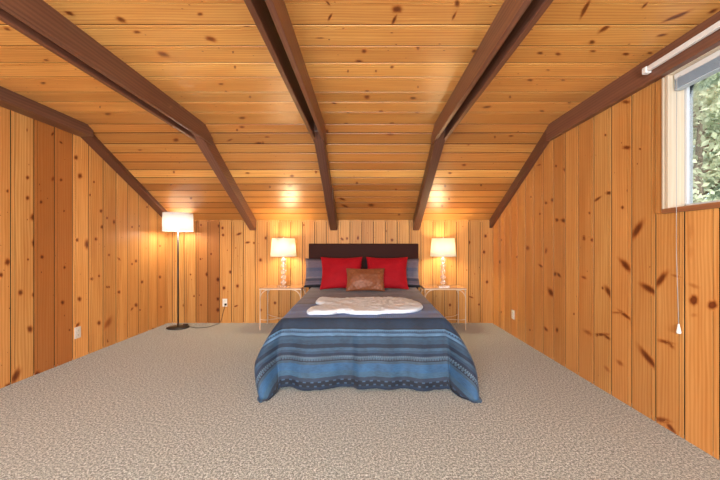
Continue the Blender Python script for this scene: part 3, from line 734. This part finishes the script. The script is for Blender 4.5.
def table_lamp(x, y, z, label, E):
    o = tag(empty('table_lamp', (x,y,z)), label, 'table lamp', 'crystal table lamps on the nightstands')
    bxo('base', (-.078,.078,-.078,.078,0,.020), M['chrome'], o, .004)
    zb = .020
    for k in range(5):
        bm = bmesh.new(); rr = .036
        prof = [(.010, zb)] + [(rr*1.2*sin(t)+.0, zb+.0365-rr*cos(t)) for t in [pi*j/10 for j in range(2,9)]] + [(.010, zb+.073)]
        prof = [(0,zb)] + prof + [(0,zb+.073)]
        lathe(bm, prof, 10); obj('crystal_ball', bm, M['crystal'], o)
        bm = bmesh.new(); lathe(bm, [(0,zb+.0732),(.024,zb+.0732),(.024,zb+.0798),(0,zb+.0798)], 16); tag(obj('spacer_ring', bm, M['chrome'], o, False), 'chrome ring')
        zb += .080
    bm = bmesh.new(); tube(bm, [(0,0,zb),(0,0,zb+.06)], .009, 10); tube(bm, [(0,0,zb+.06),(0,0,zb+.11)], .016, 12); obj('bulb_holder', bm, M['chrome'], o)
    bm = bmesh.new(); lathe(bm, [(0,.53),(.012,.532),(.020,.55),(.028,.575),(.022,.60),(0,.612)], 16); obj('bulb', bm, M['bulb'], o, True)
    bm = bmesh.new()
    for k in range(3): a = 2*pi*k/3; tube(bm, [(0,0,.688),(.15*cos(a),.15*sin(a),.688)], .002, 5)
    tube(bm, [(.016,0,.50),(.045,0,.58),(.03,0,.66),(0,0,.69)], .0018, 5); tube(bm, [(-.016,0,.50),(-.045,0,.58),(-.03,0,.66),(0,0,.69)], .0018, 5)
    obj('harp', bm, M['chrome'], o)
    bm = bmesh.new(); lathe(bm, [(0,.69),(.006,.692),(.007,.705),(.010,.712),(.006,.722),(0,.725)], 12); obj('finial', bm, M['chrome'], o, True)
    bm = bmesh.new(); shade(bm, .187, .163, .437, .700); obj('lamp_shade', bm, M['shade_cream'], o, True)
    point('bulb_light', (0,0,.575), E, (1,.74,.42), .10, o)
    return o
WARM = 1.0
table_lamp(-1.192, 4.755, .592, 'lit table lamp of stacked crystal balls with cream shade on the left nightstand', 21)
table_lamp(1.142, 4.755, .592, 'lit table lamp of stacked crystal balls with cream shade on the right nightstand', 21)
fl = tag(empty('floor_lamp', (-2.692,4.68,0)), 'tall black floor lamp with a white drum shade in the left back corner', 'floor lamp')
bm = bmesh.new(); lathe(bm, [(0,0),(.15,0),(.155,.008),(.150,.018),(.06,.026),(0,.028)], 40, sx=1, sy=.82); obj('base', bm, M['black'], fl, True)
bm = bmesh.new(); tube(bm, [(0,0,.02),(0,0,1.42)], .0115, 14); obj('pole', bm, M['black'], fl, True)
bm = bmesh.new(); shade(bm, .197, .194, 1.392, 1.652); tag(obj('lamp_shade', bm, M['shade_white'], fl, True), 'white drum shade')
bm = bmesh.new(); lathe(bm, [(0,1.636),(.193,1.636),(.193,1.639),(0,1.639)], 40); obj('diffuser', bm, M['diffuser'], fl)  # added unseen disc, softens the bulb's glow on the slope above
bm = bmesh.new()
for k in range(3): a = 2*pi*k/3+.3; tube(bm, [(0,0,1.43),(.203*cos(a),.203*sin(a),1.402)], .0025, 5)
tube(bm, [(0,0,1.42),(0,0,1.49)], .017, 12); obj('bulb_holder', bm, M['black'], fl)
bm = bmesh.new(); lathe(bm, [(0,1.49),(.014,1.492),(.03,1.53),(.024,1.56),(0,1.572)], 16); obj('bulb', bm, M['bulb'], fl, True)
point('bulb_light', (0,0,1.45), 15, (1,.86,.68), .07, fl)
bm = bmesh.new(); box(bm, .03,.095,.055,.10,.012,.040); bevel(obj('foot_switch', bm, M['black'], fl), .012, 3)
bm = bmesh.new(); cp = [(.09,.08,.02),(.14,.05,.004),(.20,.02,.004),(.27,-.02,.004),(.34,.0,.004),(.42,.04,.004),(.46,.16,.004),(.49,.24,.01),(.505,.275,.06),(.53,.275,.18),(.563,.262,.275),(.565,.282,.288)]
tube(bm, cp, .0035, 6); obj('power_cord', bm, M['black'], fl, True)
bm = bmesh.new(); box(bm, .551,.579,.264,.287,.273,.303); bevel(obj('plug', bm, M['black'], fl), .004)

# ------------------------------------------------------------------ outside: trees beyond the side window
N = NT('leaves_bright'); co = N.n('ShaderNodeTexCoord').outputs['Object']; nz = N.noise(co, 2.2, 3)
def leafmat(name, a, b, trans):
    N = NT(name); co = N.n('ShaderNodeTexCoord').outputs['Object']; nz = N.noise(co, 2.0, 3, .6)
    c = N.mix(nz, (*a,1), (*b,1))
    d = N.n('ShaderNodeBsdfDiffuse'); t = N.n('ShaderNodeBsdfTranslucent'); N.l(c, d.inputs[0]); N.l(c, t.inputs[0])
    mx = N.n('ShaderNodeMixShader'); mx.inputs[0].default_value = trans; N.l(d.outputs[0], mx.inputs[1]); N.l(t.outputs[0], mx.inputs[2]); N.l(mx.outputs[0], N.out.inputs[0]); return N.m
M['leaf1'] = leafmat('leaves_yellow_green', (.66,.68,.52), (.40,.48,.32), .35)
M['leaf2'] = leafmat('leaves_grey_green', (.42,.50,.36), (.22,.30,.20), .25)
M['bark'] = plain('bark', (.22,.17,.13), .9, bump=.6, scale=12)
GZ = -2.8
def tree(name, x, y, h, rad, zlo, nclump, nleaf, ls, leaf, label, seed, cone=False):
    q = random.Random(seed); o = tag(empty(name, (x,y,GZ)), label, 'tree', 'trees outside the side window')
    bm = bmesh.new(); tube(bm, [(0,0,0),(.05,.03,h*.35),(-.04,.05,h*.7),(0,0,h*.96)], [.22,.16,.09,.02], 10)
    branches = []
    for k in range(nclump):
        f = q.random()**.8; z = zlo + (h-zlo)*f; prof = (1-f)*.95+.06 if cone else sqrt(max(.05,1-(2*f-1)**2))
        rr = rad*prof*q.uniform(.35,1); a = q.random()*2*pi
        p = Vector((rr*cos(a), rr*sin(a), z)); branches.append(p)
        if k % 3 == 0: tube(bm, [(0,0,z-.25*rr), p*.55+Vector((0,0,.45*z-.12*rr)), p], [.035,.025,.008], 5)
    obj('trunk', bm, M['bark'], o, True)
    bm = bmesh.new()
    for p in branches:
        cr = rad*q.uniform(.14,.26)
        for _ in range(nleaf):
            v = Vector((q.gauss(0,1),q.gauss(0,1),q.gauss(0,.6)))*cr*.6 + p
            n = Vector((q.gauss(0,1),q.gauss(0,1),q.gauss(0,1)+.5)).normalized(); t = n.orthogonal().normalized(); b = n.cross(t)
            ang = q.random()*6.28; t, b = t*cos(ang)+b*sin(ang), b*cos(ang)-t*sin(ang); s = ls*q.uniform(.6,1.3)
            bm.faces.new([bm.verts.new(v+t*s), bm.verts.new(v+b*s*.5+n*s*.12), bm.verts.new(v-t*s), bm.verts.new(v-b*s*.5+n*s*.12)])
    obj('foliage', bm, leaf, o, recalc=False)
    return o
tree('leafy_tree', 8.6, 8.3, 8.4, 2.0, 1.6, 150, 95, .085, M['leaf1'], 'bright yellow green leafy tree nearest the side window', 3)
tree('leafy_tree', 13.6, 11.2, 11.5, 2.3, 1.5, 170, 90, .12, M['leaf2'], 'darker grey green tree behind the bright one outside the window', 5)
tree('leafy_tree', 16.0, 16.6, 14.0, 2.7, 1.5, 150, 90, .12, M['leaf2'], 'far tree filling the left part of the side window view', 6)
M['grass'] = plain('outdoor_ground', (.10,.13,.05), .95, bump=.5, scale=6)
bm = bmesh.new(); box(bm, -30,40,-30,40,GZ-.2,GZ); tag(obj('ground', bm, M['grass']), kind='structure')

# ------------------------------------------------------------------ light
def area(name, loc, rot, sx, sy, energy, color):
    l = bpy.data.lights.new(name, 'AREA'); l.shape = 'RECTANGLE'; l.size = sx; l.size_y = sy; l.energy = energy; l.color = color
    o = bpy.data.objects.new(name, l); COL.objects.link(o); o.location = loc; o.rotation_euler = rot; return o
area('front_window_daylight', ((FX0+FX1)/2, YF-.12, (FZ0+FZ1)/2), (radians(90),0,0), FX1-FX0-.1, FZ1-FZ0-.1, 310, (.94,.97,1))
s = bpy.data.lights.new('sun', 'SUN'); s.energy = 4.0; s.angle = radians(3); s.color = (1,.95,.86)
so = bpy.data.objects.new('sun', s); COL.objects.link(so); so.location = (-10,5,12)
so.rotation_euler = Vector((.62,.30,-.72)).to_track_quat('-Z','Y').to_euler()
wd = bpy.data.worlds.new('sky'); SC.world = wd; wd.use_nodes = True; nt = wd.node_tree; nt.nodes.clear()
wo = nt.nodes.new('ShaderNodeOutputWorld'); bg = nt.nodes.new('ShaderNodeBackground')
sk = nt.nodes.new('ShaderNodeTexSky'); sk.sky_type = 'PREETHAM' if False else 'NISHITA'; sk.sun_disc = False; sk.sun_elevation = radians(45); sk.sun_rotation = radians(200); sk.air_density = 1; sk.dust_density = 3
mxn = nt.nodes.new('ShaderNodeMix'); mxn.data_type = 'RGBA'; mxn.inputs[0].default_value = .55; mxn.inputs[7].default_value = (3.2,3.4,3.5,1)
nt.links.new(sk.outputs[0], mxn.inputs[6]); nt.links.new(mxn.outputs[2], bg.inputs[0]); bg.inputs[1].default_value = .42
nt.links.new(bg.outputs[0], wo.inputs[0])

# ------------------------------------------------------------------ camera
cd = bpy.data.cameras.new('camera'); cam = bpy.data.objects.new('camera', cd); COL.objects.link(cam)
cd.sensor_width = 36; cd.lens = F/720*36; cd.shift_x = -5/720; cd.shift_y = 6/720; cd.clip_start = .02
cam.location = (0,0,H); cam.rotation_euler = (radians(90),0,0); SC.camera = cam
SC.view_settings.view_transform = 'Standard'; SC.view_settings.look = 'None'; SC.view_settings.gamma = 1
SC.view_settings.exposure = 0.38
SC.cycles.max_bounces = 10; SC.cycles.diffuse_bounces = 6; SC.cycles.transparent_max_bounces = 8
